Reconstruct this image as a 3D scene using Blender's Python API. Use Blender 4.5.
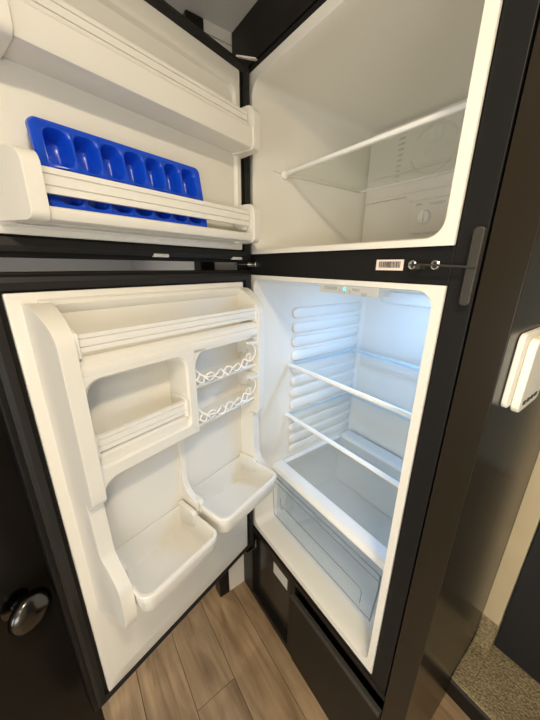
import bpy, bmesh, math, random
from mathutils import Vector, Matrix
random.seed(7)
for o in list(bpy.data.objects): bpy.data.objects.remove(o)
sc = bpy.context.scene
COL = sc.collection
PI = math.pi

# ------------------------------------------------------------------ camera
F_PX = 289.737
CAM = Vector((0.7716, -0.4885, 0.9888))
YAW, PITCH, ROLL = 0.9413, -0.3142, 0.0114
fw = Vector((-math.sin(YAW)*math.cos(PITCH), math.cos(YAW)*math.cos(PITCH), math.sin(PITCH)))
rt = Vector((math.cos(YAW), math.sin(YAW), 0)); up = rt.cross(fw)
r2 = math.cos(ROLL)*rt + math.sin(ROLL)*up; u2 = -math.sin(ROLL)*rt + math.cos(ROLL)*up
cam = bpy.data.cameras.new('camera'); cam.sensor_fit = 'VERTICAL'; cam.sensor_height = 24
cam.lens = 24*F_PX/720; cam.clip_start = 0.01
camo = bpy.data.objects.new('camera', cam); COL.objects.link(camo)
m = Matrix((r2, u2, -fw)).transposed().to_4x4(); m.translation = CAM
camo.matrix_world = m; sc.camera = camo

# ------------------------------------------------------------------ light / world / exposure
w = bpy.data.worlds.new('world'); sc.world = w; w.use_nodes = True
w.node_tree.nodes['Background'].inputs[0].default_value = (1.0, 0.9, 0.75, 1)
w.node_tree.nodes['Background'].inputs[1].default_value = 0.3
sc.view_settings.view_transform = 'Standard'; sc.view_settings.look = 'None'
sc.view_settings.gamma = 1; sc.view_settings.use_curve_mapping = False
sc.view_settings.exposure = -0.05
sc.cycles.transparent_max_bounces = 32; sc.cycles.diffuse_bounces = 5
WARM = (1.0, 0.84, 0.60); COOL = (0.25, 0.52, 1.0)
LAMP_SPOTS = [(0.92, -0.43, 8.8), (0.72, -1.7, 5.0), (1.6, -0.85, 3.5), (-0.75, -0.6, 6.0)]  # first lamp placed from its cast shadows; other three added for fill
LED_POWER = 2.0
CEIL = 1.565; FLOOR = -0.43
DAY = (0.96, 0.96, 0.93); WINDOW_FILL_POWER = (19.0, 4.0)      # added daylight fill: rear, right

# ------------------------------------------------------------------ materials
def nt(name):
    mt = bpy.data.materials.new(name); mt.use_nodes = True
    return mt, mt.node_tree.nodes, mt.node_tree.links, mt.node_tree.nodes['Principled BSDF']
def mat(name, col, rough=0.5, metal=0.0, bump=0.0, bscale=200, var=0.0, vscale=4, emit=None, es=0, coat=0, spec=0.5):
    mt, N, L, b = nt(name)
    b.inputs['Base Color'].default_value = (*col, 1); b.inputs['Roughness'].default_value = rough
    b.inputs['Metallic'].default_value = metal; b.inputs['Specular IOR Level'].default_value = spec
    if coat: b.inputs['Coat Weight'].default_value = coat; b.inputs['Coat Roughness'].default_value = 0.08
    tc = N.new('ShaderNodeTexCoord')
    if var:
        n = N.new('ShaderNodeTexNoise'); n.inputs['Scale'].default_value = vscale; n.inputs['Detail'].default_value = 4
        L.new(tc.outputs['Object'], n.inputs['Vector'])
        mx = N.new('ShaderNodeMixRGB'); mx.inputs[1].default_value = (*[c*(1-var) for c in col], 1)
        mx.inputs[2].default_value = (*[min(1, c*(1+var)) for c in col], 1)
        L.new(n.outputs['Fac'], mx.inputs[0]); L.new(mx.outputs[0], b.inputs['Base Color'])
    if bump:
        n = N.new('ShaderNodeTexNoise'); n.inputs['Scale'].default_value = bscale; n.inputs['Detail'].default_value = 3
        L.new(tc.outputs['Object'], n.inputs['Vector'])
        bp = N.new('ShaderNodeBump'); bp.inputs['Strength'].default_value = bump; bp.inputs['Distance'].default_value = 0.002
        L.new(n.outputs['Fac'], bp.inputs['Height']); L.new(bp.outputs[0], b.inputs['Normal'])
    if emit:
        b.inputs['Emission Color'].default_value = (*emit, 1); b.inputs['Emission Strength'].default_value = es
    return mt
def clear(name, tint, refl=1.0, rough=0.03, haze=0.0, hcol=(0.86, 0.88, 0.88)):
    mt = bpy.data.materials.new(name); mt.use_nodes = True
    N, L = mt.node_tree.nodes, mt.node_tree.links
    N.remove(N['Principled BSDF']); out = N['Material Output']
    t = N.new('ShaderNodeBsdfTransparent'); t.inputs[0].default_value = (*tint, 1)
    g = N.new('ShaderNodeBsdfGlossy'); g.inputs['Roughness'].default_value = rough
    g.inputs['Color'].default_value = (refl, refl, refl, 1)
    lw = N.new('ShaderNodeLayerWeight'); lw.inputs['Blend'].default_value = 0.5
    pw = N.new('ShaderNodeMath'); pw.operation = 'POWER'; pw.inputs[1].default_value = 5; L.new(lw.outputs['Facing'], pw.inputs[0])
    fr = N.new('ShaderNodeMath'); fr.operation = 'MULTIPLY_ADD'; fr.inputs[1].default_value = 0.9; fr.inputs[2].default_value = 0.035; L.new(pw.outputs[0], fr.inputs[0])
    mx = N.new('ShaderNodeMixShader'); L.new(fr.outputs[0], mx.inputs[0]); L.new(t.outputs[0], mx.inputs[1]); L.new(g.outputs[0], mx.inputs[2])
    last = mx
    if haze:
        df = N.new('ShaderNodeBsdfDiffuse'); df.inputs[0].default_value = (*hcol, 1); tl = N.new('ShaderNodeBsdfTranslucent'); tl.inputs[0].default_value = (*hcol, 1)
        m1 = N.new('ShaderNodeMixShader'); m1.inputs[0].default_value = 0.5; L.new(df.outputs[0], m1.inputs[1]); L.new(tl.outputs[0], m1.inputs[2])
        last = N.new('ShaderNodeMixShader'); last.inputs[0].default_value = haze; L.new(mx.outputs[0], last.inputs[1]); L.new(m1.outputs[0], last.inputs[2])
    L.new(last.outputs[0], out.inputs[0]); return mt
def wood(name):
    mt, N, L, b = nt(name)
    tc = N.new('ShaderNodeTexCoord'); oi = N.new('ShaderNodeObjectInfo')
    mp = N.new('ShaderNodeMapping'); mp.inputs['Scale'].default_value = (2.2, 16, 10)
    ad = N.new('ShaderNodeVectorMath'); ad.operation = 'ADD'
    sc_ = N.new('ShaderNodeVectorMath'); sc_.operation = 'SCALE'; sc_.inputs[3].default_value = 17
    cx = N.new('ShaderNodeCombineXYZ')
    for i in range(3): L.new(oi.outputs['Random'], cx.inputs[i])
    L.new(cx.outputs[0], sc_.inputs[0]); L.new(tc.outputs['Object'], ad.inputs[0]); L.new(sc_.outputs[0], ad.inputs[1])
    L.new(ad.outputs[0], mp.inputs[0])
    n = N.new('ShaderNodeTexNoise'); n.inputs['Scale'].default_value = 1.6; n.inputs['Detail'].default_value = 8; n.inputs['Distortion'].default_value = 0.9
    L.new(mp.outputs[0], n.inputs['Vector'])
    n2 = N.new('ShaderNodeTexNoise'); n2.inputs['Scale'].default_value = 5; n2.inputs['Detail'].default_value = 3
    L.new(ad.outputs[0], n2.inputs['Vector'])
    rp = N.new('ShaderNodeValToRGB'); e = rp.color_ramp.elements
    e[0].position = 0.32; e[0].color = (0.26, 0.165, 0.085, 1)
    e[1].position = 0.72; e[1].color = (0.53, 0.375, 0.22, 1)
    x = e.new(0.5); x.color = (0.42, 0.285, 0.16, 1)
    L.new(n.outputs['Fac'], rp.inputs[0])
    mx = N.new('ShaderNodeMixRGB'); mx.blend_type = 'MULTIPLY'; mx.inputs[0].default_value = 0.7
    r3 = N.new('ShaderNodeValToRGB'); r3.color_ramp.elements[0].position = 0.35; r3.color_ramp.elements[0].color = (0.6, 0.58, 0.56, 1)
    r3.color_ramp.elements[1].position = 0.65
    L.new(n2.outputs['Fac'], r3.inputs[0]); L.new(rp.outputs[0], mx.inputs[1]); L.new(r3.outputs[0], mx.inputs[2])
    hv = N.new('ShaderNodeHueSaturation')
    mr = N.new('ShaderNodeMapRange'); mr.inputs[3].default_value = 0.85; mr.inputs[4].default_value = 1.15
    L.new(oi.outputs['Random'], mr.inputs[0]); L.new(mr.outputs[0], hv.inputs['Value']); L.new(mx.outputs[0], hv.inputs['Color'])
    L.new(hv.outputs[0], b.inputs['Base Color']); b.inputs['Roughness'].default_value = 0.42
    bp = N.new('ShaderNodeBump'); bp.inputs['Strength'].default_value = 0.25; bp.inputs['Distance'].default_value = 0.002
    L.new(n.outputs['Fac'], bp.inputs['Height']); L.new(bp.outputs[0], b.inputs['Normal'])
    return mt
def carpet_mat():
    mt, N, L, b = nt('carpet')
    tc = N.new('ShaderNodeTexCoord')
    n = N.new('ShaderNodeTexNoise'); n.inputs['Scale'].default_value = 160; n.inputs['Detail'].default_value = 4
    n2 = N.new('ShaderNodeTexNoise'); n2.inputs['Scale'].default_value = 14
    L.new(tc.outputs['Object'], n.inputs['Vector']); L.new(tc.outputs['Object'], n2.inputs['Vector'])
    rp = N.new('ShaderNodeValToRGB'); e = rp.color_ramp.elements
    e[0].position = 0.3; e[0].color = (0.22, 0.165, 0.08, 1); e[1].position = 0.7; e[1].color = (0.60, 0.48, 0.27, 1)
    L.new(n.outputs['Fac'], rp.inputs[0])
    mx = N.new('ShaderNodeMixRGB'); mx.blend_type = 'MULTIPLY'; mx.inputs[0].default_value = 0.5
    L.new(rp.outputs[0], mx.inputs[1]); L.new(n2.outputs['Fac'], mx.inputs[2]); L.new(mx.outputs[0], b.inputs['Base Color'])
    b.inputs['Roughness'].default_value = 1
    bp = N.new('ShaderNodeBump'); bp.inputs['Strength'].default_value = 1; bp.inputs['Distance'].default_value = 0.01
    L.new(n.outputs['Fac'], bp.inputs['Height']); L.new(bp.outputs[0], b.inputs['Normal'])
    return mt
WHITE = mat('liner_white', (0.77, 0.745, 0.68), 0.32, bump=0.04, bscale=500)
CREAMW = mat('flange_white', (0.77, 0.742, 0.67), 0.35, bump=0.03, bscale=400)
BINW = mat('bin_white', (0.80, 0.78, 0.725), 0.28)
WIREW = mat('wire_white', (0.88, 0.88, 0.86), 0.3)
BLACK = mat('black_enamel', (0.012, 0.0115, 0.011), 0.42, spec=0.15, bump=0.05, bscale=900)
GASKET = mat('gasket_rubber', (0.016, 0.015, 0.014), 0.55, spec=0.3)
LAMIN = mat('black_laminate', (0.013, 0.011, 0.009), 0.34, spec=0.16, var=0.3, vscale=3)
LAMING = mat('gloss_laminate', (0.022, 0.017, 0.011), 0.25, spec=0.2)
DKGREY = mat('dark_grey_plastic', (0.04, 0.036, 0.030), 0.45, spec=0.3)
CHROME = mat('chrome', (0.75, 0.75, 0.73), 0.18, metal=1)
NICKEL = mat('dark_nickel', (0.10, 0.097, 0.092), 0.2, metal=1)
BEIGE = mat('beige_wall', (0.72, 0.68, 0.60), 0.6, var=0.06, bump=0.05)
GREYW = mat('grey_wall', (0.25, 0.26, 0.285), 0.7, var=0.1, bump=0.05)
CEILM = mat('ceiling_panel', (0.62, 0.60, 0.56), 0.7, var=0.08, vscale=6)
TAN = mat('tan_trim', (0.56, 0.46, 0.29), 0.5, var=0.1, vscale=12)
BLUE = mat('blue_plastic', (0.005, 0.065, 0.60), 0.26)
PAPER = mat('label_paper', (0.80, 0.66, 0.58), 0.7)
INK = mat('ink', (0.03, 0.03, 0.03), 0.7)
PRINT = mat('grey_print', (0.42, 0.41, 0.38), 0.6)
PLATE = mat('rating_plate', (0.62, 0.60, 0.55), 0.4)
GLASS = clear('shelf_glass', (0.975, 0.99, 0.995), haze=0.02)
COVER = clear('cover_plastic', (0.975, 0.985, 0.99), haze=0.15, hcol=(0.90, 0.89, 0.84))
GLASSE = mat('glass_edge', (0.55, 0.66, 0.70), 0.25)
CRISP = clear('crisper_clear', (0.955, 0.968, 0.978), rough=0.06, haze=0.03)
STAT = mat('thermostat_white', (0.80, 0.77, 0.68), 0.4)
WOOD = wood('plank_wood'); CARPET = carpet_mat()
LENS = mat('lamp_lens', (0.9, 0.9, 0.9), 0.5, emit=WARM, es=6)
LEDM = mat('led_lens', (0.8, 0.9, 1.0), 0.4, emit=COOL, es=2.5)
LEDB = mat('led_blue', (0.1, 0.6, 0.9), 0.4, emit=(0.1, 0.7, 1.0), es=2)

# ------------------------------------------------------------------ helpers
WM = {}
def thing(name, label, cat, loc, group=None, kind=None):
    o = bpy.data.objects.new(name, None); COL.objects.link(o); o.location = loc; o.empty_display_size = 0.05
    WM[o.name] = Matrix.Translation(loc)
    if kind: o['kind'] = kind
    else:
        o['label'] = label; o['category'] = cat
    if label: o['label'] = label
    if group: o['group'] = group
    return o
def obj(name, bm, mt, parent=None, bevel=0.0, seg=3, smooth=True, ang=35, local=False, label=None, kind=None):
    bmesh.ops.recalc_face_normals(bm, faces=bm.faces)
    me = bpy.data.meshes.new(name); bm.to_mesh(me); bm.free()
    o = bpy.data.objects.new(name, me); COL.objects.link(o)
    for m_ in (mt if isinstance(mt, (list, tuple)) else [mt]): me.materials.append(m_)
    if smooth:
        for p in me.polygons: p.use_smooth = True
        me.set_sharp_from_angle(angle=math.radians(ang))
    if bevel:
        b = o.modifiers.new('bevel', 'BEVEL'); b.width = bevel; b.segments = seg; b.limit_method = 'ANGLE'
        b.angle_limit = math.radians(40); b.harden_normals = smooth
    W = Matrix.Identity(4)
    if parent:
        o.parent = parent
        if not local: o.matrix_parent_inverse = WM[parent.name].inverted()
        else: W = WM[parent.name].copy()
    WM[o.name] = W
    if label: o['label'] = label
    if kind: o['kind'] = kind
    return o
def struct(name, bm, mt, label=None, **k):
    o = obj(name, bm, mt, None, kind='structure', **k)
    if label: o['label'] = label
    return o
def box(bm, x0, x1, y0, y1, z0, z1):
    v = [bm.verts.new((x, y, z)) for x in (x0, x1) for y in (y0, y1) for z in (z0, z1)]
    for f in ((0,1,3,2),(4,6,7,5),(0,4,5,1),(2,3,7,6),(0,2,6,4),(1,5,7,3)): bm.faces.new([v[i] for i in f])
    return v
def B(*a):
    bm = bmesh.new()
    for t in a: box(bm, *t)
    return bm
def prism(bm, pts, axis, a, b):
    """polygon pts (p,q) extruded along axis from a to b; axis x:(y,z) y:(x,z) z:(x,y)"""
    def P(p, q, t): return {'x': (t, p, q), 'y': (p, t, q), 'z': (p, q, t)}[axis]
    A = [bm.verts.new(P(p, q, a)) for p, q in pts]; C = [bm.verts.new(P(p, q, b)) for p, q in pts]
    n = len(pts); bm.faces.new(A); bm.faces.new(C[::-1])
    for i in range(n): bm.faces.new((A[i], A[(i+1) % n], C[(i+1) % n], C[i]))
def rrect(x0, x1, y0, y1, r, n=6):
    """rounded rectangle loop, 4*(n+1) points; r may be 4 radii (x1y0, x1y1, x0y1, x0y0)"""
    R = r if isinstance(r, (tuple, list)) else (r,)*4
    out = []
    for (cx, cy, a0, k, sx, sy) in ((x1, y0, -PI/2, R[0], -1, 1), (x1, y1, 0, R[1], -1, -1), (x0, y1, PI/2, R[2], 1, -1), (x0, y0, PI, R[3], 1, 1)):
        for i in range(n+1):
            a = a0 + PI/2*i/n
            out.append((cx + sx*k + k*math.cos(a), cy + sy*k + k*math.sin(a)))
    return out
def loft(bm, loops, cap0=False, cap1=False, close=False):
    V = [[bm.verts.new(p) for p in lp] for lp in loops]; n = len(V[0])
    pairs = list(zip(V, V[1:])) + ([(V[-1], V[0])] if close else [])
    for a, b in pairs:
        for i in range(n):
            j = (i+1) % n
            bm.faces.new((a[i], a[j], b[j], b[i]))
    if cap0: bm.faces.new(V[0][::-1])
    if cap1: bm.faces.new(V[-1])
    return V
def clean(bm, d=1e-5):
    bmesh.ops.remove_doubles(bm, verts=bm.verts, dist=d); bmesh.ops.dissolve_degenerate(bm, dist=d, edges=bm.edges); return bm
def tube(bm, pts, r, n=8, closed=False):
    pts = [Vector(p) for p in pts]; loops = []
    N = len(pts); ref = None
    for i, p in enumerate(pts):
        a = pts[i-1] if (i or closed) else p; b = pts[(i+1) % N] if (i < N-1 or closed) else p
        t = (b-a).normalized()
        if ref is None: ref = t.orthogonal().normalized()
        ref = (ref - t*ref.dot(t)).normalized(); bi = t.cross(ref)
        loops.append([tuple(p + r*(math.cos(2*PI*k/n)*ref + math.sin(2*PI*k/n)*bi)) for k in range(n)])
    loft(bm, loops, not closed, not closed, closed)
def lathe(bm, prof, origin, axis, n=32):
    """prof (r,h) along axis vector from origin"""
    ax = Vector(axis).normalized(); u = ax.orthogonal().normalized(); v = ax.cross(u); o = Vector(origin)
    loops = [[tuple(o + ax*h + max(r, 1e-5)*(math.cos(2*PI*k/n)*u + math.sin(2*PI*k/n)*v)) for k in range(n)] for r, h in prof]
    loft(bm, loops, True, True)
def xz(lp, y): return [(p, y, q) for p, q in lp]
def xy(lp, z): return [(p, q, z) for p, q in lp]
def text(name, s, size, mt, parent, M, depth=0.0003, local=False):
    c = bpy.data.curves.new(name, 'FONT'); c.body = s; c.size = size; c.extrude = depth; c.align_x = 'CENTER'; c.align_y = 'CENTER'
    t = bpy.data.objects.new(name, c); COL.objects.link(t)
    bpy.context.view_layer.update()
    me = bpy.data.meshes.new_from_object(t.evaluated_get(bpy.context.evaluated_depsgraph_get()))
    bpy.data.objects.remove(t); me.transform(M); me.materials.clear(); me.materials.append(mt)
    o = bpy.data.objects.new(name, me); COL.objects.link(o); o.parent = parent
    if not local: o.matrix_parent_inverse = WM[parent.name].inverted()
    return o

# ================================================================== SETTING
# floor: sub-floor with planks running along the cabinet front
fl = struct('floor', B((-1.75, 1.9, -2.1, 0.42, FLOOR-0.03, FLOOR-0.004)), mat('subfloor', (0.03, 0.02, 0.012), 0.8), label='light brown wood plank floor')
PW = 0.142; k = 0
y = 0.42 - PW*3 + 0.0
rows = [(-0.062 + PW*i, -0.062 + PW*(i+1)) for i in range(-14, 4)]
for ri, (ya, yb) in enumerate(rows):
    ya = max(ya, -2.1); yb = min(yb, 0.42)
    if yb - ya < 0.03: continue
    x = -1.75 - random.uniform(0, 1.0)
    while x < 1.9:
        L_ = 1.18; x0 = max(x, -1.75); x1 = min(x+L_, 1.9)
        if x1 - x0 > 0.05:
            bm = B(((x0-x1)/2+0.0006, (x1-x0)/2-0.0006, -(yb-ya)/2+0.0006, (yb-ya)/2-0.0006, -0.004, 0))
            p = obj('plank', bm, WOOD, fl, bevel=0.0008, seg=1)
            p.location = ((x0+x1)/2, (ya+yb)/2, FLOOR)
        x += L_
struct('ceiling', B((-1.75, 1.9, -2.1, 1.3, CEIL, CEIL+0.03)), CEILM, label='grey ceiling panel above the fridge cabinet')
struct('wall_left', B((-1.78, -1.75, -2.1, 0.5, FLOOR, CEIL)), GREYW, label='grey wall seen through the gap between the doors')
struct('wall_rear', B((-1.75, 1.9, -2.13, -2.1, FLOOR, CEIL)), BEIGE)
struct('wall_right', B((1.9, 1.93, -2.1, 1.3, FLOOR, CEIL)), BEIGE)
struct('wall_front_left', B((-1.75, -0.126, 0.02, 0.06, FLOOR, CEIL)), GREYW)
# unseen windows added for daylight fill, in the walls behind and beside the camera
PANE = mat('window_daylight', (0.8, 0.85, 0.9), 0.3, emit=DAY, es=3.0)
for i, (ax, c0_, c1_, z0_, z1_) in enumerate((('y', 0.15, 1.35, 0.15, 0.95), ('x', -1.75, -0.75, 0.20, 0.90))):
    def WB(a0, a1, d0, d1, b0, b1): return (a0, a1, -2.1+d0, -2.1+d1, b0, b1) if ax == 'y' else (1.9-d1, 1.9-d0, a0, a1, b0, b1)
    wn = struct('window_%d' % (i+1), B(WB(c0_-.04, c1_+.04, 0.0005, .025, z0_-.04, z0_), WB(c0_-.04, c1_+.04, 0.0005, .025, z1_, z1_+.04), WB(c0_-.04, c0_, 0.0005, .025, z0_, z1_), WB(c1_, c1_+.04, 0.0005, .025, z0_, z1_)), BLACK, label='black framed window letting in daylight', bevel=0.004)
    obj('pane', B(WB(c0_, c1_, 0.002, 0.008, z0_, z1_)), PANE, wn)
    wl = bpy.data.lights.new('window_light', 'AREA'); wl.shape = 'RECTANGLE'; wl.size = c1_-c0_; wl.size_y = z1_-z0_; wl.energy = WINDOW_FILL_POWER[i]; wl.color = DAY
    wo = bpy.data.objects.new('window_light', wl); COL.objects.link(wo)
    wo.location = ((c0_+c1_)/2, -2.085, (z0_+z1_)/2) if ax == 'y' else (1.885, (c0_+c1_)/2, (z0_+z1_)/2)
    wo.rotation_euler = (PI/2, 0, 0) if ax == 'y' else (PI/2, 0, PI/2)
# little beige return left of the fridge, black post beside it
struct('wall_return', B((-0.125, -0.085, -0.078, 0.0, FLOOR, CEIL-0.028), (-0.125, -0.086, -0.078, 0.0, CEIL-0.025, CEIL)), BEIGE, label='narrow beige wall return beside the fridge cabinet', bevel=0.001)
struct('trim_1', B((-0.135, -0.083, -0.125, -0.0785, FLOOR, CEIL-0.001)), LAMIN, label='black square post at the end of the beige wall return', bevel=0.003)
# black cabinet shell around the fridge
struct('wall_above_fridge', B((-0.085, 0.652, 0.0, 0.56, 1.462, CEIL-0.0005)), LAMIN, label='black laminate panel between fridge top and ceiling', bevel=0.001)
struct('trim_2', B((-0.085, -0.024, 0.0, 0.05, FLOOR+0.0005, 1.4615)), LAMIN, label='black stile left of the fridge', bevel=0.001)
struct('wall_cabinet_side', B((0.602, 0.652, -0.001, 0.56, FLOOR+0.0005, 1.4615)), LAMING, label='glossy black end panel right of the fridge', bevel=0.0015)
struct('trim_3', B((0.652, 0.700, 0.562, 0.60, FLOOR+0.1, CEIL-0.001)), TAN, label='tan wooden trim strip behind the black end panel', bevel=0.001)
struct('wall_stair', B((0.600, 1.9, 0.62, 0.65, FLOOR, CEIL-0.0005)), mat('teal_wall', (0.06, 0.085, 0.085), 0.45, var=0.15), label='dark wall at the back of the stairwell')

# black interior door with knob, at left behind the open fridge door
D1 = math.radians(38); D1O = Vector((0.090, -0.588, 0))
D1M = Matrix.Translation(D1O) @ Matrix.Rotation(D1, 4, 'Z')
bm = B((-0.04, 0.0, -0.72, 0.0, FLOOR+0.012, CEIL-0.06)); bm.transform(D1M)
d1 = struct('door_1', bm, LAMIN, label='flat black interior door with round knob', bevel=0.003)
nrm = Vector((math.cos(D1), math.sin(D1), 0))
kray = fw + (31-270)/F_PX*r2 - (611-360)/F_PX*u2            # photo direction of the knob; depth from the door face
kc = CAM + kray*((D1O + nrm*0.046 - CAM).dot(nrm)/kray.dot(nrm)) - nrm*0.046
bm = bmesh.new()
lathe(bm, [(0.0, 0), (0.026, 0.0), (0.026, 0.005), (0.012, 0.009), (0.011, 0.022), (0.021, 0.027), (0.033, 0.034), (0.038, 0.042), (0.038, 0.048), (0.034, 0.056), (0.023, 0.061), (0.0, 0.0635)], kc, nrm, 40)
obj('knob', bm, NICKEL, d1, label='dark polished round knob', ang=60)

# carpeted step to the right of the end panel
step = thing('carpeted_step', 'beige carpeted step with dark nosing beside the black end panel', 'step', (0.95, 0.37, FLOOR))
obj('riser', B((0.6525, 1.25, 0.380, 0.410, FLOOR, -0.345)), LAMIN, step)
obj('nosing', B((0.6525, 1.25, 0.366, 0.415, -0.345, -0.333)), DKGREY, step, bevel=0.003)
bm = bmesh.new(); prism(bm, [(0.372, -0.3325), (0.366, -0.325), (0.374, -0.318), (0.50, -0.317), (0.54, -0.312), (0.556, -0.295), (0.560, -0.20), (0.575, -0.17), (0.60, -0.165), (0.60, -0.3325)], 'x', 0.6525, 0.702)
obj('carpet_pad', bm, CARPET, step, bevel=0.006, label='beige carpet rising up the wall side')
bm = bmesh.new(); prism(bm, [(0.372, -0.3325), (0.366, -0.325), (0.374, -0.318), (0.60, -0.316), (0.60, -0.3325)], 'x', 0.700, 1.25)
obj('carpet', bm, CARPET, step, bevel=0.006)
obj('riser', B((0.704, 1.25, 0.585, 0.61, -0.332, 0.35)), mat('dark_riser', (0.01, 0.01, 0.011), 0.6), step)

# thermostat on the glossy side
th = thing('thermostat', 'white wall thermostat on the side of the black end panel', 'thermostat', (0.6525, 0.11, 0.82))
bm = bmesh.new(); loft(bm, [[(x_, p, q) for p, q in rrect(0.040, 0.175, 0.782, 0.900, 0.012)] for x_ in (0.6525, 0.6605)], True, True)
obj('wall_plate', bm, STAT, th, bevel=0.002)
bm = bmesh.new(); loft(bm, [[(x_, p, q) for p, q in rrect(0.060, 0.170, 0.772, 0.892, 0.014)] for x_ in (0.6607, 0.672)], True, True)
obj('housing', bm, STAT, th, bevel=0.003)
for i in range(4):
    obj('button', B((0.672, 0.6732, 0.075+i*0.02, 0.087+i*0.02, 0.785, 0.791)), DKGREY, th)

# ================================================================== BASE CABINET under the fridge
bc = thing('base_cabinet', 'black base cabinet under the fridge with inset access panel and flap', 'cabinet', (0.29, 0.0, FLOOR))
obj('frame', B((-0.0235, -0.012, 0.0, 0.05, FLOOR, -0.025), (-0.0235, 0.6015, 0.0, 0.05, -0.045, -0.025), (0.232, 0.262, 0.0, 0.05, FLOOR, -0.045),
               (-0.012, 0.232, 0.0, 0.05, FLOOR, FLOOR+0.03), (-0.0235, 0.6015, 0.05, 0.06, FLOOR, -0.025)), LAMIN, bc, bevel=0.0015)
pn = obj('access_panel', B((-0.010, 0.230, 0.022, 0.030, FLOOR+0.035, -0.05)), mat('panel_black', (0.020, 0.018, 0.016), 0.2), bc, bevel=0.001, label='glossy black inset access panel')
obj('rating_plate', B((0.112, 0.197, 0.0205, 0.0218, -0.165, -0.110)), PLATE, bc, bevel=0.0008, label='small grey plate on the inset panel')
fp = obj('flap', B((0.264, 0.6012, -0.004, 0.0, FLOOR+0.004, -0.098)), LAMIN, bc, bevel=0.002, label='black flap front')
bm = bmesh.new(); prism(bm, [(-0.014, -0.097), (-0.016, -0.086), (-0.013, -0.081), (0.0, -0.080), (0.0, -0.097)], 'x', 0.258, 0.6010)
obj('pull_lip', bm, DKGREY, bc, bevel=0.002, label='dark grey projecting pull lip')

# ================================================================== REFRIGERATOR
R0 = (0.288, 0.25, -0.025)
fr = thing('refrigerator', 'black two-door fridge freezer standing open with white interior', 'refrigerator', R0)
X0, X1 = -0.0225, 0.598           # outer body
ZB, ZT = -0.024, 1.4605
Z2, Z3, Z4 = 0.9625, 1.0205, 1.4422   # liner limits
LW = 0.56
obj('body', B((X0, -0.001, 0.002, 0.545, ZB, ZT), (0.5605, X1, 0.002, 0.545, ZB, ZT), (-0.001, 0.5605, 0.002, 0.545, ZB, -0.001),
              (-0.001, 0.5605, 0.002, 0.545, Z4+0.0005, ZT), (-0.001, 0.5605, 0.002, 0.545, Z2+0.0005, Z3-0.0005), (-0.001, 0.5605, 0.53, 0.545, -0.001, Z4)), BLACK, fr, bevel=0.0015, label='black steel cabinet body')
def cavity(bm, z0, z1, yb, fx0, fx1, fz0, fz1, r=0.028):
    n = 6
    out = rrect(0, LW, z0, z1, 0.0005, n); out2 = rrect(0.0, LW, z0, z1, 0.0005, n)
    inn = rrect(fx0, fx1, fz0, fz1, r, n)
    i2 = rrect(fx0-0.002, fx1+0.002, fz0-0.002, fz1+0.002, r, n)
    back = rrect(fx0+0.010, fx1-0.010, fz0+0.004, fz1-0.004, r*0.8, n)
    bk2 = rrect(fx0+0.022, fx1-0.022, fz0+0.016, fz1-0.016, r*0.6, n)
    loft(bm, [xz(out, 0.001), xz(out2, -0.004), xz(i2, -0.004), xz(inn, 0.001), xz(rrect(fx0+0.004, fx1-0.004, fz0+0.002, fz1-0.002, r, n), 0.03), xz(back, yb-0.012), xz(bk2, yb)], False, True)
bm = bmesh.new(); cavity(bm, 0, Z2, 0.515, 0.020, 0.542, 0.022, 0.951)
lin = obj('fridge_liner', bm, CREAMW, fr, ang=50, label='white moulded fridge compartment liner')
bm = bmesh.new(); cavity(bm, Z3, Z4, 0.47, 0.020, 0.540, 1.033, 1.418)
fzl = obj('freezer_liner', bm, CREAMW, fr, ang=50, label='white moulded freezer compartment liner')

# ---- fridge interior: ribs both sides, glass shelves, crisper
def rib(side, z):
    bm = bmesh.new()
    prof = [(0, -0.021), (0.004, -0.0185), (0.0065, -0.015), (0.0062, 0.012), (0.0035, 0.016), (0, 0.018)]
    loops = []
    for y_, s in ((0.145, 0.3), (0.152, 0.85), (0.165, 1), (0.485, 1), (0.497, 0.85), (0.503, 0.3)):
        loops.append([((0.028 + p*s) if side < 0 else (0.532 - p*s), y_, z + q*s) for p, q in prof])
    loft(bm, loops, True, True)
    return obj('shelf_rib', bm, WHITE, lin, ang=50)
SH = [0.66, 0.463]
zs = [0.839, 0.787, 0.738, 0.688, 0.636, 0.590, 0.543, 0.495, 0.443, 0.397, 0.347, 0.302]
for z in zs:
    rib(-1, z); rib(1, z)
for zz in SH:
    g = obj('glass_shelf', B((0.030, 0.530, 0.140, 0.470, zz-0.003, zz+0.001)), GLASS, fr, label='clear glass shelf')
    bm = bmesh.new(); prism(bm, [(0.130, zz-0.007), (0.127, zz-0.002), (0.130, zz+0.005), (0.139, zz+0.005), (0.142, zz-0.007)], 'x', 0.026, 0.534)
    obj('front_rail', bm, WIREW, g, bevel=0.0015)
    bm = bmesh.new(); prism(bm, [(0.470, zz-0.006), (0.470, zz+0.006), (0.477, zz+0.006), (0.477, zz-0.006)], 'x', 0.03, 0.53)
    obj('rear_rail', bm, GLASSE, g, bevel=0.001)
    for xx in (0.030, 0.5265):
        obj('side_rail', B((xx, xx+0.0035, 0.142, 0.470, zz-0.005, zz+0.003)), GLASSE, g)
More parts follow.
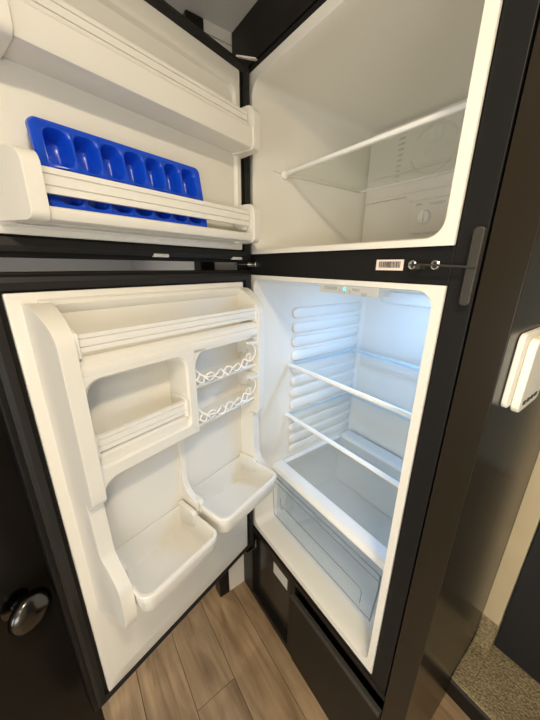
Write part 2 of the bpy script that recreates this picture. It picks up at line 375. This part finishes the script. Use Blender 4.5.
# crisper cover
zc = 0.262
cv = obj('crisper_cover', B((0.030, 0.530, 0.118, 0.44, zc-0.004, zc)), COVER, fr, label='slightly frosted crisper cover')
bm = bmesh.new(); prism(bm, [(0.072, zc-0.018), (0.068, zc-0.008), (0.074, zc+0.004), (0.085, zc+0.008), (0.118, zc+0.006), (0.120, zc-0.006), (0.085, zc-0.012)], 'x', 0.026, 0.534)
obj('front_rail', bm, WIREW, cv, bevel=0.002, label='broad white front rail')
obj('side_rail', B((0.028, 0.044, 0.12, 0.44, zc-0.008, zc+0.005)), WIREW, cv, bevel=0.002)
obj('side_rail', B((0.516, 0.532, 0.12, 0.44, zc-0.008, zc+0.005)), WIREW, cv, bevel=0.002)
obj('rear_ledge', B((0.030, 0.530, 0.441, 0.506, 0.03, zc+0.012)), WHITE, lin, bevel=0.010, label='raised ledge at the back of the compartment')
# crisper drawer, clear: slanted front, lip, handle recess
cd = None
bm = bmesh.new()
def shell(bm, lo, hi, zlo, zhi, t, ylo0, yhi0, r=0.012, n=5):
    """open-top tapered box: lo=(x0,x1,y1), hi likewise; front y differs low/high"""
    L0 = rrect(lo[0], lo[1], ylo0, lo[2], r, n); L1 = rrect(hi[0], hi[1], yhi0, hi[2], r, n)
    I1 = rrect(hi[0]+t, hi[1]-t, yhi0+t, hi[2]-t, r, n); I0 = rrect(lo[0]+t, lo[1]-t, ylo0+t, lo[2]-t, r, n)
    loft(bm, [xy(L0, zlo), xy(L1, zhi), xy(I1, zhi), xy(I0, zlo+t)], True, True)
shell(bm, (0.060, 0.500, 0.40), (0.048, 0.512, 0.42), 0.050, 0.243, 0.0025, 0.062, 0.074)
cd = obj('crisper_drawer', bm, CRISP, fr, ang=50, label='clear plastic crisper drawer')
# thicker tinted lip and front rib lines on the drawer face
bm = bmesh.new(); prism(bm, [(0.056, 0.243), (0.056, 0.236), (0.066, 0.229), (0.076, 0.230), (0.076, 0.243)], 'x', 0.046, 0.514)
obj('drawer_lip', bm, CRISP, cd, bevel=0.001)
EDGE = mat('crisper_edge', (0.17, 0.21, 0.25), 0.2)
bm = bmesh.new()
def fy(z): return 0.062 + (z-0.05)/(0.193)*0.012 - 0.001
tube(bm, [(0.047, 0.056, 0.243), (0.513, 0.056, 0.243)], 0.0013, 6)
tube(bm, [(0.049, 0.0545, 0.222), (0.511, 0.0545, 0.222)], 0.0010, 6)
tube(bm, [(0.049, 0.055, 0.235), (0.060, 0.060, 0.055)], 0.0011, 6)
tube(bm, [(0.512, 0.055, 0.243), (0.5125, 0.055, 0.20), (0.501, 0.060, 0.055)], 0.0022, 6)
tube(bm, [(0.085, fy(.15), 0.150), (0.088, fy(.115), 0.115), (0.100, fy(.108), 0.108), (0.100, fy(.125), 0.125), (0.455, fy(.125), 0.125), (0.462, fy(.118), 0.118), (0.463, fy(.075), 0.075)], 0.0011, 6)
tube(bm, [(0.062, fy(.06), 0.056), (0.498, fy(.06), 0.056)], 0.0011, 6)
obj('drawer_edge_line', bm, EDGE, cd, label='darker edges of the clear drawer front')
# led lens and control strip under the fridge ceiling
lz = obj('led_lens', B((0.24, 0.46, 0.26, 0.33, 0.941, 0.9475)), LEDM, lin, bevel=0.002, label='cool white interior light lens')
ar = bpy.data.lights.new('interior_led', 'AREA'); ar.shape = 'RECTANGLE'; ar.size = 0.20; ar.size_y = 0.055; ar.energy = LED_POWER; ar.color = COOL
ao = bpy.data.objects.new('interior_led', ar); COL.objects.link(ao); ao.location = (0.35, 0.295, 0.939)
cs = obj('control_box', B((0.225, 0.400, 0.062, 0.110, 0.927, 0.9495)), WHITE, lin, bevel=0.003, label='control strip with small icons')
def fas_txt(s, x_, z_, size, mt): return text('icon_print', s, size, mt, lin, Matrix.Translation((x_, 0.0617, z_+0.0005)) @ Matrix.Rotation(PI/2, 4, 'X'))
for (s, x_, z_) in [('COLD', 0.258, 0.938), ('OFF', 0.279, 0.938), ('1', 0.294, 0.935), ('2', 0.310, 0.931), ('3', 0.325, 0.933), ('MAX', 0.342, 0.938), ('SET', 0.365, 0.929)]:
    fas_txt(s, x_, z_, 0.0095, PRINT)
bm = bmesh.new(); lathe(bm, [(0.0042, 0), (0.0035, 0.0012), (0, 0.0014)], (0.309, 0.062, 0.939), (0, -1, 0), 16)
obj('indicator_led', bm, LEDB, lin, label='lit blue indicator')
bm = bmesh.new(); loft(bm, [xz(rrect(0.120, 0.340, 0.862, 0.902, 0.019), 0.513), xz(rrect(0.120, 0.340, 0.862, 0.902, 0.019), 0.506), xz(rrect(0.128, 0.332, 0.869, 0.895, 0.013), 0.502)], False, True)
obj('air_outlet', bm, WHITE, lin, ang=50, label='rounded cover high on the back wall')

# ---- freezer interior
YB = 0.452
bm = bmesh.new(); loft(bm, [xz(rrect(0.040, 0.520, 1.045, 1.403, 0.012), YB+0.012), xz(rrect(0.040, 0.520, 1.045, 1.403, 0.012), YB), ], True, True)
bp_ = obj('evaporator_cover', bm, WHITE, fr, bevel=0.002, label='white back panel with fan grille and dial')
bm = bmesh.new(); prism(bm, [(0.05, 1.196), (0.20, 1.196), (0.215, 1.180), (0.51, 1.180), (0.51, 1.205), (0.05, 1.205)], 'y', YB-0.012, YB)
obj('air_duct_lip', bm, WHITE, bp_, bevel=0.002)
bm = bmesh.new()
c0 = (0.256, 1.312)
for a0, a1 in ((20, 150), (200, 330)):
    pts = [(c0[0]+0.066*math.cos(math.radians(a)), YB-0.0005, c0[1]+0.060*math.sin(math.radians(a))) for a in range(a0, a1+1, 6)]
    tube(bm, pts, 0.0032, 8)
obj('fan_ring', bm, WHITE, bp_, label='embossed ring')
for i in range(10):
    z = 1.378 - i*0.0145
    w_ = 0.020 - 0.0007*i
    obj('vent_slot', B((0.146, 0.146+w_, YB-0.0012, YB+0.0005, z-0.0024, z+0.0024)), PRINT, bp_)
RY = Matrix.Rotation(PI/2, 4, 'X')
# dial block
db = bmesh.new(); loft(db, [xz(rrect(0.220, 0.345, 1.064, 1.190, 0.010), YB), xz(rrect(0.222, 0.343, 1.066, 1.188, 0.010), YB-0.010)], True, True)
dbo = obj('control_block', db, WHITE, bp_, bevel=0.0015)
bm = bmesh.new(); lathe(bm, [(0.019, 0), (0.018, 0.008), (0.016, 0.011), (0, 0.0115)], (0.268, YB-0.010, 1.132), (0, -1, 0), 32)
box(bm, 0.265, 0.271, YB-0.026, YB-0.020, 1.115, 1.149)
obj('dial', bm, WIREW, bp_, ang=40, label='round white dial')
def bktxt(s, x_, z_, size, depth=0.0002): return text('print', s, size, PRINT, bp_, Matrix.Translation((x_, YB-0.0103, z_)) @ RY, depth)
bktxt('MIN', 0.246, 1.168, 0.010); bktxt('COLDEST', 0.300, 1.166, 0.010); bktxt('* TEMP CONTROL', 0.276, 1.086, 0.0105)
# freezer shelf
zs_ = 1.238
fs = obj('glass_shelf', B((0.030, 0.530, 0.104, 0.43, zs_-0.002, zs_+0.002)), clear('freezer_glass', (0.93, 0.95, 0.94)), fr, label='clear freezer shelf')
bm = bmesh.new(); prism(bm, [(0.096, zs_-0.005), (0.094, zs_), (0.096, zs_+0.005), (0.104, zs_+0.005), (0.105, zs_-0.005)], 'x', 0.026, 0.534)
obj('front_rail', bm, WIREW, fs, bevel=0.002)
bm = bmesh.new(); tube(bm, [(0.03, 0.432, zs_), (0.53, 0.432, zs_)], 0.004, 8)
obj('rear_rail', bm, WIREW, fs)
for xx in (0.030, 0.524): obj('side_rail', B((xx, xx+0.006, 0.104, 0.43, zs_-0.005, zs_-0.001)), WHITE, fs, bevel=0.001)
bm = bmesh.new(); lathe(bm, [(0.010, 0), (0.010, 0.006), (0.007, 0.009), (0, 0.009)], (0.026, 0.096, zs_-0.004), (1, 0, 0), 16)
obj('shelf_support', bm, WIREW, fzl)
tb = bmesh.new(); box(tb, 0.0245, 0.0285, 0.060, 0.092, zs_-0.001, zs_+0.003)
obj('shelf_stop', tb, WHITE, fzl, bevel=0.001)

# ---- mullion details: barcode label, bolts, hinges, latch
bl = obj('barcode_label', B((0.430, 0.483, 0.0005, 0.0018, 0.9835, 1.0015)), PAPER, fr, label='small barcode sticker', smooth=False)
bm = bmesh.new(); x_ = 0.436
while x_ < 0.477:
    bw = random.choice((0.0006, 0.0010, 0.0016)); box(bm, x_, x_+bw, 0.0001, 0.0005, 0.9880, 0.9985); x_ += bw + random.choice((0.0007, 0.0011))
obj('barcode', bm, INK, bl, smooth=False)
for x_ in (0.499, 0.536):
    bm = bmesh.new(); lathe(bm, [(0.0072, 0), (0.0072, 0.002), (0.0052, 0.0035), (0.0048, 0.006), (0, 0.0065)], (x_, 0.002, 0.993), (0, -1, 0), 12)
    obj('bolt', bm, CHROME, fr)
bm = bmesh.new(); tube(bm, [(0.506, -0.012, 0.9935), (0.540, -0.013, 0.9925), (0.596, -0.008, 0.990)], 0.0016, 8); box(bm, 0.512, 0.520, -0.014, 0.002, 0.9865, 0.993)
obj('latch_rod', bm, DKGREY, fr, label='thin dark latch rod')
bm = bmesh.new(); loft(bm, [xz(rrect(0.583, 0.5975, 0.936, 1.043, 0.006), 0.0015), xz(rrect(0.583, 0.5975, 0.936, 1.043, 0.006), -0.008)], True, True)
obj('latch_strip', bm, DKGREY, fr, bevel=0.002, label='dark grey vertical latch strip')
# middle hinge
bm = bmesh.new(); box(bm, -0.015, 0.028, -0.003, 0.002, 0.9855, 0.9995); box(bm, -0.015, 0.006, -0.050, -0.001, 0.9912, 0.9938)
obj('hinge_bracket', bm, CHROME, fr, bevel=0.0008, label='steel middle hinge bracket')
for x_ in (0.008, 0.021):
    bm = bmesh.new(); lathe(bm, [(0.0048, 0), (0.0042, 0.0025), (0, 0.003)], (x_, -0.003, 0.9925), (0, -1, 0), 12); obj('screw', bm, CHROME, fr)
# top hinge: thin plate
bm = bmesh.new(); prism(bm, [(0.006, -0.042), (0.011, -0.044), (0.030, -0.003), (0.030, 0.004), (0.024, 0.004)], 'z', 1.4608, 1.4645)
obj('top_hinge', bm, mat('pale_metal', (0.85, 0.80, 0.70), 0.4), fr, bevel=0.0005, label='pale strip of the top hinge')
# bottom hinge
bm = bmesh.new(); box(bm, -0.012, 0.026, -0.048, -0.001, -0.1065, -0.103); box(bm, -0.006, 0.020, -0.004, 0.0, -0.105, -0.070)
tube(bm, [(0.0, -0.032, -0.104), (0.0, -0.032, -0.085)], 0.005, 10)
obj('bottom_hinge', bm, CHROME, fr, bevel=0.0008, label='steel bottom hinge')

# ================================================================== DOORS  (local axes: s along door, o towards its inner side, z)
A = -1.2899; HX, HY = 0.0197, -0.0154
DM = Matrix.Translation((HX, HY, 0)) @ Matrix.Rotation(A, 4, 'Z')
def door(name, z0, z1, label):
    bm = bmesh.new(); box(bm, -0.012, 0.598, -0.060, -0.0105, z0, z1)
    o = obj(name, bm, BLACK, fr, bevel=0.004, label=label)
    o.location = (HX, HY, 0); o.rotation_euler = (0, 0, A); WM[o.name] = DM
    return o
def gasket(parent, z0, z1, s0=-0.006, s1=0.588):
    bm = bmesh.new()
    loft(bm, [xz(rrect(s0, s1, z0, z1, 0.004), -0.0105), xz(rrect(s0, s1, z0, z1, 0.004), -0.003), xz(rrect(s0+0.008, s1-0.008, z0+0.008, z1-0.008, 0.003), 0.0),
              xz(rrect(s0+0.02, s1-0.02, z0+0.02, z1-0.02, 0.003), -0.0045), xz(rrect(s0+0.02, s1-0.02, z0+0.02, z1-0.02, 0.003), -0.0105)], close=True)
    obj('gasket', bm, GASKET, parent, local=True)

# ---------------- fridge door
fd = door('fridge_door', -0.098, 0.976, 'open lower fridge door with white moulded inside')
gasket(fd, -0.088, 0.968)
PO = 0.082
bm = bmesh.new()
# base sheet with a shallow raised centre
n_ = 6
loft(bm, [xz(rrect(0.032, 0.560, -0.062, 0.944, 0.003, n_), -0.010), xz(rrect(0.032, 0.560, -0.062, 0.944, 0.003, n_), -0.001), xz(rrect(0.035, 0.556, -0.057, 0.940, 0.003, n_), 0.0015),
          xz(rrect(0.042, 0.540, -0.036, 0.930, 0.012, n_), 0.0015), xz(rrect(0.050, 0.532, -0.022, 0.922, 0.016, n_), 0.006)], True, True)
# side dykes (profile in o,z)
def arc(cx, cz, r, a0, a1, n=6): return [(cx + r*math.cos(math.radians(a0+(a1-a0)*i/n)), cz + r*math.sin(math.radians(a0+(a1-a0)*i/n))) for i in range(n+1)]
up_prof = [(0.0, 0.928), (0.012, 0.928), (0.028, 0.922), (0.046, 0.912), (0.062, 0.900), (0.074, 0.886), (0.081, 0.868), (PO, 0.845), (PO, 0.575), (0.079, 0.562), (0.072, 0.556), (0.0, 0.556)]
lo_prof = [(0.0, 0.556), (0.052, 0.556), (0.058, 0.545), (0.062, 0.44), (0.068, 0.415), (0.112, 0.385), (0.122, 0.372), (0.124, 0.30), (0.120, 0.272), (0.108, 0.262), (0.0, 0.235)]
lo_r = [(0.0, 0.556), (0.052, 0.556), (0.058, 0.545), (0.062, 0.42), (0.068, 0.395), (0.100, 0.365), (0.108, 0.352), (0.108, 0.30), (0.100, 0.288), (0.0, 0.265)]
def chaik(p, it=2):
    for _ in range(it):
        q = [p[0]]
        for a_, b_ in zip(p, p[1:]): q += [(a_[0]*.75+b_[0]*.25, a_[1]*.75+b_[1]*.25), (a_[0]*.25+b_[0]*.75, a_[1]*.25+b_[1]*.75)]
        p = q + [p[-1]]
    return p
liner_bm = bm
def dyke(prof, sa, sb, da, db):
    """sa,sb at front; widened by da/db at the base"""
    a = []; b = []
    for o_, z_ in prof:
        k_ = 1 - min(1, o_/0.08)
        a.append(bm.verts.new((sa - da*k_, o_, z_))); b.append(bm.verts.new((sb + db*k_, o_, z_)))
    bm.faces.new(a); bm.faces.new(b[::-1])
    for i in range(len(prof)):
        j = (i+1) % len(prof); bm.faces.new((a[i], a[j], b[j], b[i]))
for args in (((up_prof, 0.503, 0.529, 0, 0.013), (lo_prof, 0.503, 0.528, 0, 0.013)), ((up_prof, 0.034, 0.060, 0.010, 0), (lo_r, 0.036, 0.060, 0.010, 0))):
    bm = bmesh.new()
    for (pf, *r_) in args: dyke(chaik(pf), *r_)
    obj('side_wall', bm, WHITE, fd, bevel=0.007, seg=4, local=True, label='rounded white side wall of the door liner')
bm = liner_bm
# top bead
prism(bm, [(0.0, 0.934), (0.009, 0.930), (0.012, 0.924), (0.010, 0.916), (0.004, 0.904), (0.0, 0.900)], 'x', 0.04, 0.52)
# beam under the top shelf, floor of the top shelf
box(bm, 0.045, 0.515, 0.0, 0.060, 0.815, 0.826)
prism(bm, [(0.045, 0.803), (0.052, 0.838), (0.064, 0.842), (0.072, 0.836), (0.073, 0.827), (PO-0.004, 0.824), (PO-0.002, 0.817), (PO-0.004, 0.806), (0.070, 0.803)], 'x', 0.058, 0.505)
# left compartment surround: arch plate
def arch(s0, s1, z0, z1, h0, h1, k0, k1, r, ya, yb):
    outer = rrect(s0, s1, z0, z1, 0.002, 6); inner = rrect(h0, h1, k0, k1, r, 6)
    i2 = rrect(h0-0.004, h1+0.004, k0-0.004, k1+0.004, r, 6)
    loft(bm, [xz(outer, ya), xz(outer, yb-0.003), xz(rrect(s0+0.003, s1-0.003, z0+0.003, z1-0.003, 0.003, 6), yb), xz(i2, yb), xz(inner, yb-0.005), xz(inner, ya)])
arch(0.276, 0.510, 0.602, 0.812, 0.302, 0.501, 0.632, 0.800, (0.012, 0.030, 0.030, 0.012), 0.002, PO-0.003)
# mid shelf floor and step
box(bm, 0.290, 0.510, 0.0, 0.060, 0.628, 0.640)
prism(bm, [(0.045, 0.622), (0.052, 0.652), (0.062, 0.655), (0.070, 0.650), (0.071, 0.636), (0.070, 0.622)], 'x', 0.300, 0.506)
# right compartment head and rounded corners
for (sx, d_) in ((0.060, 1), (0.276, -1)):
    pts = [(sx-d_*0.006, 0.812), (sx-d_*0.006, 0.770)] + [(sx+d_*(0.030-0.030*math.cos(math.radians(a))), 0.772+0.030*math.sin(math.radians(a))) for a in range(0, 91, 15)] + [(sx+d_*0.03, 0.812)]
    prism(bm, pts, 'y', 0.002, PO-0.004)
prism(bm, [(0.05, 0.801), (0.288, 0.801), (0.288, 0.812), (0.05, 0.812)], 'y', 0.002, PO-0.004)
# rounded fillets under the left beam
for (sx, d_) in ((0.504, -1),):
    pts = [(sx-d_*0.004, 0.606), (sx-d_*0.004, 0.574)] + [(sx+d_*(0.030-0.030*math.cos(math.radians(a))), 0.574+0.030*math.sin(math.radians(a))) for a in range(0, 91, 15)] + [(sx+d_*0.03, 0.606)]
    prism(bm, pts, 'y', 0.004, PO-0.003)
# centre spine below the divider
prism(bm, [(0.002, 0.605), (0.03, 0.605), (0.016, 0.54), (0.014, 0.43), (0.03, 0.405), (0.065, 0.385), (0.065, 0.30), (0.002, 0.27)], 'x', 0.282, 0.298)
# can shelves in the right compartment
for zf in (0.716, 0.612):
    prism(bm, [(0.0, zf-0.012), (0.066, zf-0.008), (0.070, zf-0.002), (0.066, zf+0.003), (0.0, zf+0.004)], 'x', 0.056, 0.282)
obj('door_liner', bm, WHITE, fd, bevel=0.0025, seg=2, local=True, label='white moulded inner door liner')
def rail(parent, s0, s1, z0, z1, ya):
    b = bmesh.new(); h = z1-z0
    pr_ = [(ya, z0), (ya, z1), (ya+0.006, z1)]
    zz = [z1, z1-h*.22, z1-h*.24, z1-h*.27, z1-h*.29, z1-h*.66, z1-h*.68, z1-h*.71, z1-h*.73, z0]
    oo = [0.008, 0.008, 0.0055, 0.0055, 0.008, 0.008, 0.0055, 0.0055, 0.008, 0.008]
    pr_ = [(ya, z0), (ya, z1)] + [(ya+o_, z_) for o_, z_ in zip(oo, zz)]
    prism(b, pr_, 'x', s0, s1)
    r_ = obj('shelf_rail', b, BINW, parent, local=True, label='ribbed white shelf rail', ang=30)
    return r_
rail(fd, 0.048, 0.508, 0.851, 0.881, 0.066)
rail(fd, 0.305, 0.503, 0.660, 0.692, 0.062)
# rail end clips
for (s0, s1, z0, z1) in ((0.0605, 0.066, 0.842, 0.890), (0.497, 0.5035, 0.842, 0.890), (0.3025, 0.308, 0.652, 0.702), (0.4985, 0.504, 0.652, 0.702)):
    b = bmesh.new(); prism(b, [(0.02, z0+0.012), (0.02, z1-0.006), (0.06, z1), (0.078, z1-0.006), (0.078, z0), (0.06, z0)], 'x', s0, s1)
    obj('rail_end', b, BINW, fd, bevel=0.0015, local=True)
# wire can racks
def wire_rack(z):
    b = bmesh.new(); n = 60
    for ph in (0, PI):
        pts = []
        for i in range(n+1):
            t = i/n; s = 0.100 + 0.180*t
            env = min(1, (1-t)*8+0.2)
            pts.append((s, 0.078+0.003*math.cos(t*2*PI*5.5+ph), z - 0.012*math.sin(t*PI)*0.4 + 0.0105*env*math.sin(t*2*PI*3.0+ph)))
        tube(b, pts, 0.0021, 6)
    # rising arm at the divider, hook at the other end
    tube(b, [(0.284, 0.060, z+0.045), (0.276, 0.068, z+0.026), (0.262, 0.076, z+0.008), (0.245, 0.080, z-0.001), (0.225, 0.080, z-0.004)], 0.0019, 6)
    tube(b, [(0.104, 0.078, z)] + [(0.092+0.022*math.sin(math.radians(a))*-1, 0.078, z+0.024-0.024*math.cos(math.radians(a))) for a in range(0, 175, 15)] + [(0.098, 0.070, z+0.050)], 0.0019, 6)
    tube(b, [(0.100, 0.078, z+0.001), (0.092, 0.079, z+0.010), (0.094, 0.078, z+0.022), (0.103, 0.075, z+0.020), (0.104, 0.072, z+0.008)], 0.0016, 6)
    r_ = obj('wire_rack', b, WIREW, fd, local=True, label='white wavy wire can rack')
    b = bmesh.new(); prism(b, [(0.004, z+0.030), (0.004, z+0.052), (0.066, z+0.056), (0.080, z+0.050), (0.080, z+0.040), (0.050, z+0.036), (0.045, z+0.012), (0.004, z+0.008)], 'x', 0.060, 0.070)
    b2 = b; prism(b2, [(0.060, z+0.046), (0.060, z+0.053), (0.082, z+0.053), (0.082, z+0.046)], 'x', 0.060, 0.092)
    obj('rack_bracket', b2, BINW, fd, bevel=0.001, local=True)
wire_rack(0.737); wire_rack(0.636)
# bottom bins
def door_bin(s0, s1, zr, hgt, depth, y0=0.007):
    b = bmesh.new(); t = 0.004; z0 = zr-hgt; n = 5
    def L(ds, y_a, y_b, z, r=(0.006, 0.022, 0.022, 0.006)): return xy(rrect(s0+ds, s1-ds, y_a, y_b, r, n), z)
    def S(lp): return [(p, q, z + 0.030*max(0.0, min(1.0, (q-y0)/(depth-y0-0.01)))) for p, q, z in lp]
    loft(b, [S(L(0.016, y0, depth-0.022, z0)), S(L(0.009, y0, depth-0.010, z0+0.003)), S(L(0.004, y0, depth-0.004, z0+0.011)), L(0.0015, y0, depth-0.0015, zr-0.014), L(0, y0, depth, zr-0.0125), L(0, y0, depth, zr-0.002), L(0.0015, y0+0.0015, depth-0.0015, zr),
             L(0.0055, y0+t, depth-0.0065, zr), L(0.007, y0+t, depth-0.008, zr-0.002), S(L(0.012, y0+t, depth-0.011, z0+0.016)), S(L(0.018, y0+t+0.004, depth-0.018, z0+0.007))], True, True)
    o = obj('door_bin', b, BINW, fd, ang=40, local=True, label='deep white door bin')
    # thick rear clips on the side walls
    for sx in (s0, s1-0.013):
        c = bmesh.new(); prism(c, [(y0+0.001, zr-0.050), (y0+0.001, zr+0.011), (0.066, zr+0.011), (0.074, zr+0.003), (0.074, zr-0.030), (0.05, zr-0.045)], 'x', sx, sx+0.013)
        obj('bin_clip', c, BINW, o, bevel=0.002, local=True)
        c = bmesh.new()
    WM[o.name] = DM
    return o
door_bin(0.302, 0.503, 0.361, 0.088, 0.163)
door_bin(0.060, 0.290, 0.382, 0.088, 0.164)

# ---------------- freezer door
zd = door('freezer_door', 0.997, 1.458, 'open upper freezer door with two moulded shelves')
gasket(zd, 1.006, 1.450)
FO = 0.070
bm = bmesh.new()
loft(bm, [xz(rrect(0.032, 0.560, 1.030, 1.427, 0.003, n_), -0.010), xz(rrect(0.032, 0.560, 1.030, 1.427, 0.003, n_), -0.001), xz(rrect(0.035, 0.556, 1.034, 1.423, 0.003, n_), 0.0015),
          xz(rrect(0.040, 0.550, 1.040, 1.410, 0.012, n_), 0.0015), xz(rrect(0.046, 0.546, 1.042, 1.398, 0.02, n_), 0.010), xz(rrect(0.056, 0.541, 1.044, 1.386, 0.02, n_), 0.010), xz(rrect(0.062, 0.536, 1.046, 1.380, 0.02, n_), 0.003)], True, True)
def fshelf(zb, zlip, ztop):
    # floor with rounded front lip
    prism(bm, [(0.0, zb+0.004), (0.058, zb), (FO-0.004, zb+0.003), (FO, zb+0.010), (FO, zlip-0.003), (FO-0.004, zlip), (FO-0.010, zlip-0.002), (FO-0.012, zb+0.012), (0.0, zb+0.014)], 'x', 0.052, 0.512)
    for s0, s1 in ((0.044, 0.066), (0.499, 0.521)):
        sg = -1 if s0 < 0.3 else 1
        lp_ = rrect(0.0, FO+0.004, zb-0.001, ztop, (0.014, 0.022, 0.002, 0.002), 5)
        def sl(p): return 0.026*(1-p/(FO+0.004)) * (0.4 if sg < 0 else 1)
        La = [(s0 + (sg*sl(p) if sg < 0 else 0), p, q) for p, q in lp_]; Lb = [(s1 + (sg*sl(p) if sg > 0 else 0), p, q) for p, q in lp_]
        loft(bm, [La, Lb], True, True)
fshelf(1.247, 1.290, 1.334)
fshelf(1.046, 1.066, 1.134)
obj('door_liner', bm, WHITE, zd, bevel=0.0025, seg=2, local=True, label='white moulded inner freezer door liner')
rail(zd, 0.072, 0.502, 1.292, 1.318, 0.051)
rail(zd, 0.072, 0.502, 1.083, 1.116, 0.054)
for zz in (1.290, 1.080):
    for s0, s1 in ((0.066, 0.086), (0.4925, 0.503)):
        b = bmesh.new(); prism(b, [(0.020, zz+0.004), (0.020, zz+0.030), (0.053, zz+0.032), (0.053, zz-0.006), (0.040, zz-0.006)], 'x', s0, s1)
        obj('rail_end', b, BINW, zd, bevel=0.003, local=True)

for s_ in (0.285, 0.052):
    b = bmesh.new(); box(b, s_-0.018, s_+0.018, -0.010, 0.001, 1.004, 1.011); obj('door_clip', b, BINW, zd, bevel=0.002, local=True, label='small white clip on the door edge')

# ================================================================== BLUE ICE CUBE TRAY leaning in the lower freezer door shelf
tr_bm = bmesh.new()
CW, CH, NC = 0.0387, 0.0535, 7
TL, TW = CW*NC, CH*2
for i in range(NC):
    for j in range(2):
        x0 = -TL/2+i*CW; y0 = -TW/2+j*CH
        def Lp(d, r, z): return xy(rrect(x0+d, x0+CW-d, y0+d, y0+CH-d, r, 6), z)
        top = xy(rrect(x0, x0+CW, y0, y0+CH, 0.00001, 6), 0)
        loft(tr_bm, [top, Lp(0.0014, 0.012, 0.0), Lp(0.0024, 0.012, -0.0015), Lp(0.0050, 0.0125, -0.017), Lp(0.008, 0.0105, -0.027), Lp(0.012, 0.007, -0.030)], False, True)
e = 0.010
loft(tr_bm, [xy(rrect(-TL/2, TL/2, -TW/2, TW/2, 0.00001, 6), 0), xy(rrect(-TL/2-e, TL/2+e, -TW/2-e*0.6, TW/2+e*0.6, 0.010, 6), 0), xy(rrect(-TL/2-e-0.002, TL/2+e+0.002, -TW/2-e*0.6-0.002, TW/2+e*0.6+0.002, 0.011, 6), -0.003),
             xy(rrect(-TL/2-e-0.003, TL/2+e+0.003, -TW/2-e*0.6-0.003, TW/2+e*0.6+0.003, 0.011, 6), -0.010)])
clean(tr_bm, 2e-5)
tray = obj('ice_cube_tray', tr_bm, BLUE, None, ang=50)
sm = tray.modifiers.new('wall', 'SOLIDIFY'); sm.thickness = 0.0012; sm.offset = -1
tray['label'] = 'blue plastic ice cube tray leaning in freezer door shelf'; tray['category'] = 'ice tray'
# local x -> -s (so it reads either way), y -> up, z -> o
tilt = math.radians(10)
TM = DM @ Matrix.Translation((0.344, 0.0425, 1.1240)) @ Matrix.Rotation(PI, 4, 'Z') @ Matrix.Rotation(PI/2, 4, 'X') @ Matrix.Rotation(-tilt, 4, 'X')
tray.matrix_world = TM

# ================================================================== CEILING LAMPS
for i, (lx, ly, pw) in enumerate(LAMP_SPOTS):  # all but the first are unseen lamps added as fill
    lab = ['round ceiling light above the fridge doors', 'round ceiling light near the rear wall', 'round ceiling light beside the right wall', 'round ceiling light left of the fridge'][i]
    t = thing('ceiling_light', lab, 'ceiling light', (lx, ly, CEIL), group='round ceiling lights')
    b = bmesh.new(); lathe(b, [(0.075, 0), (0.075, 0.006), (0.068, 0.012), (0.058, 0.012), (0.056, 0.008), (0.056, 0)], (lx, ly, CEIL-0.0002), (0, 0, -1), 40)
    obj('lamp_ring', b, CHROME, t)
    b = bmesh.new(); lathe(b, [(0.056, 0.008), (0.05, 0.011), (0, 0.0125)], (lx, ly, CEIL), (0, 0, -1), 40)
    obj('lens', b, LENS, t)
    l = bpy.data.lights.new('lamp_light', 'AREA'); l.shape = 'DISK'; l.size = 0.11; l.energy = pw; l.color = WARM
    lo = bpy.data.objects.new('lamp_light', l); COL.objects.link(lo); lo.parent = t; lo.location = (0, 0, -0.016)
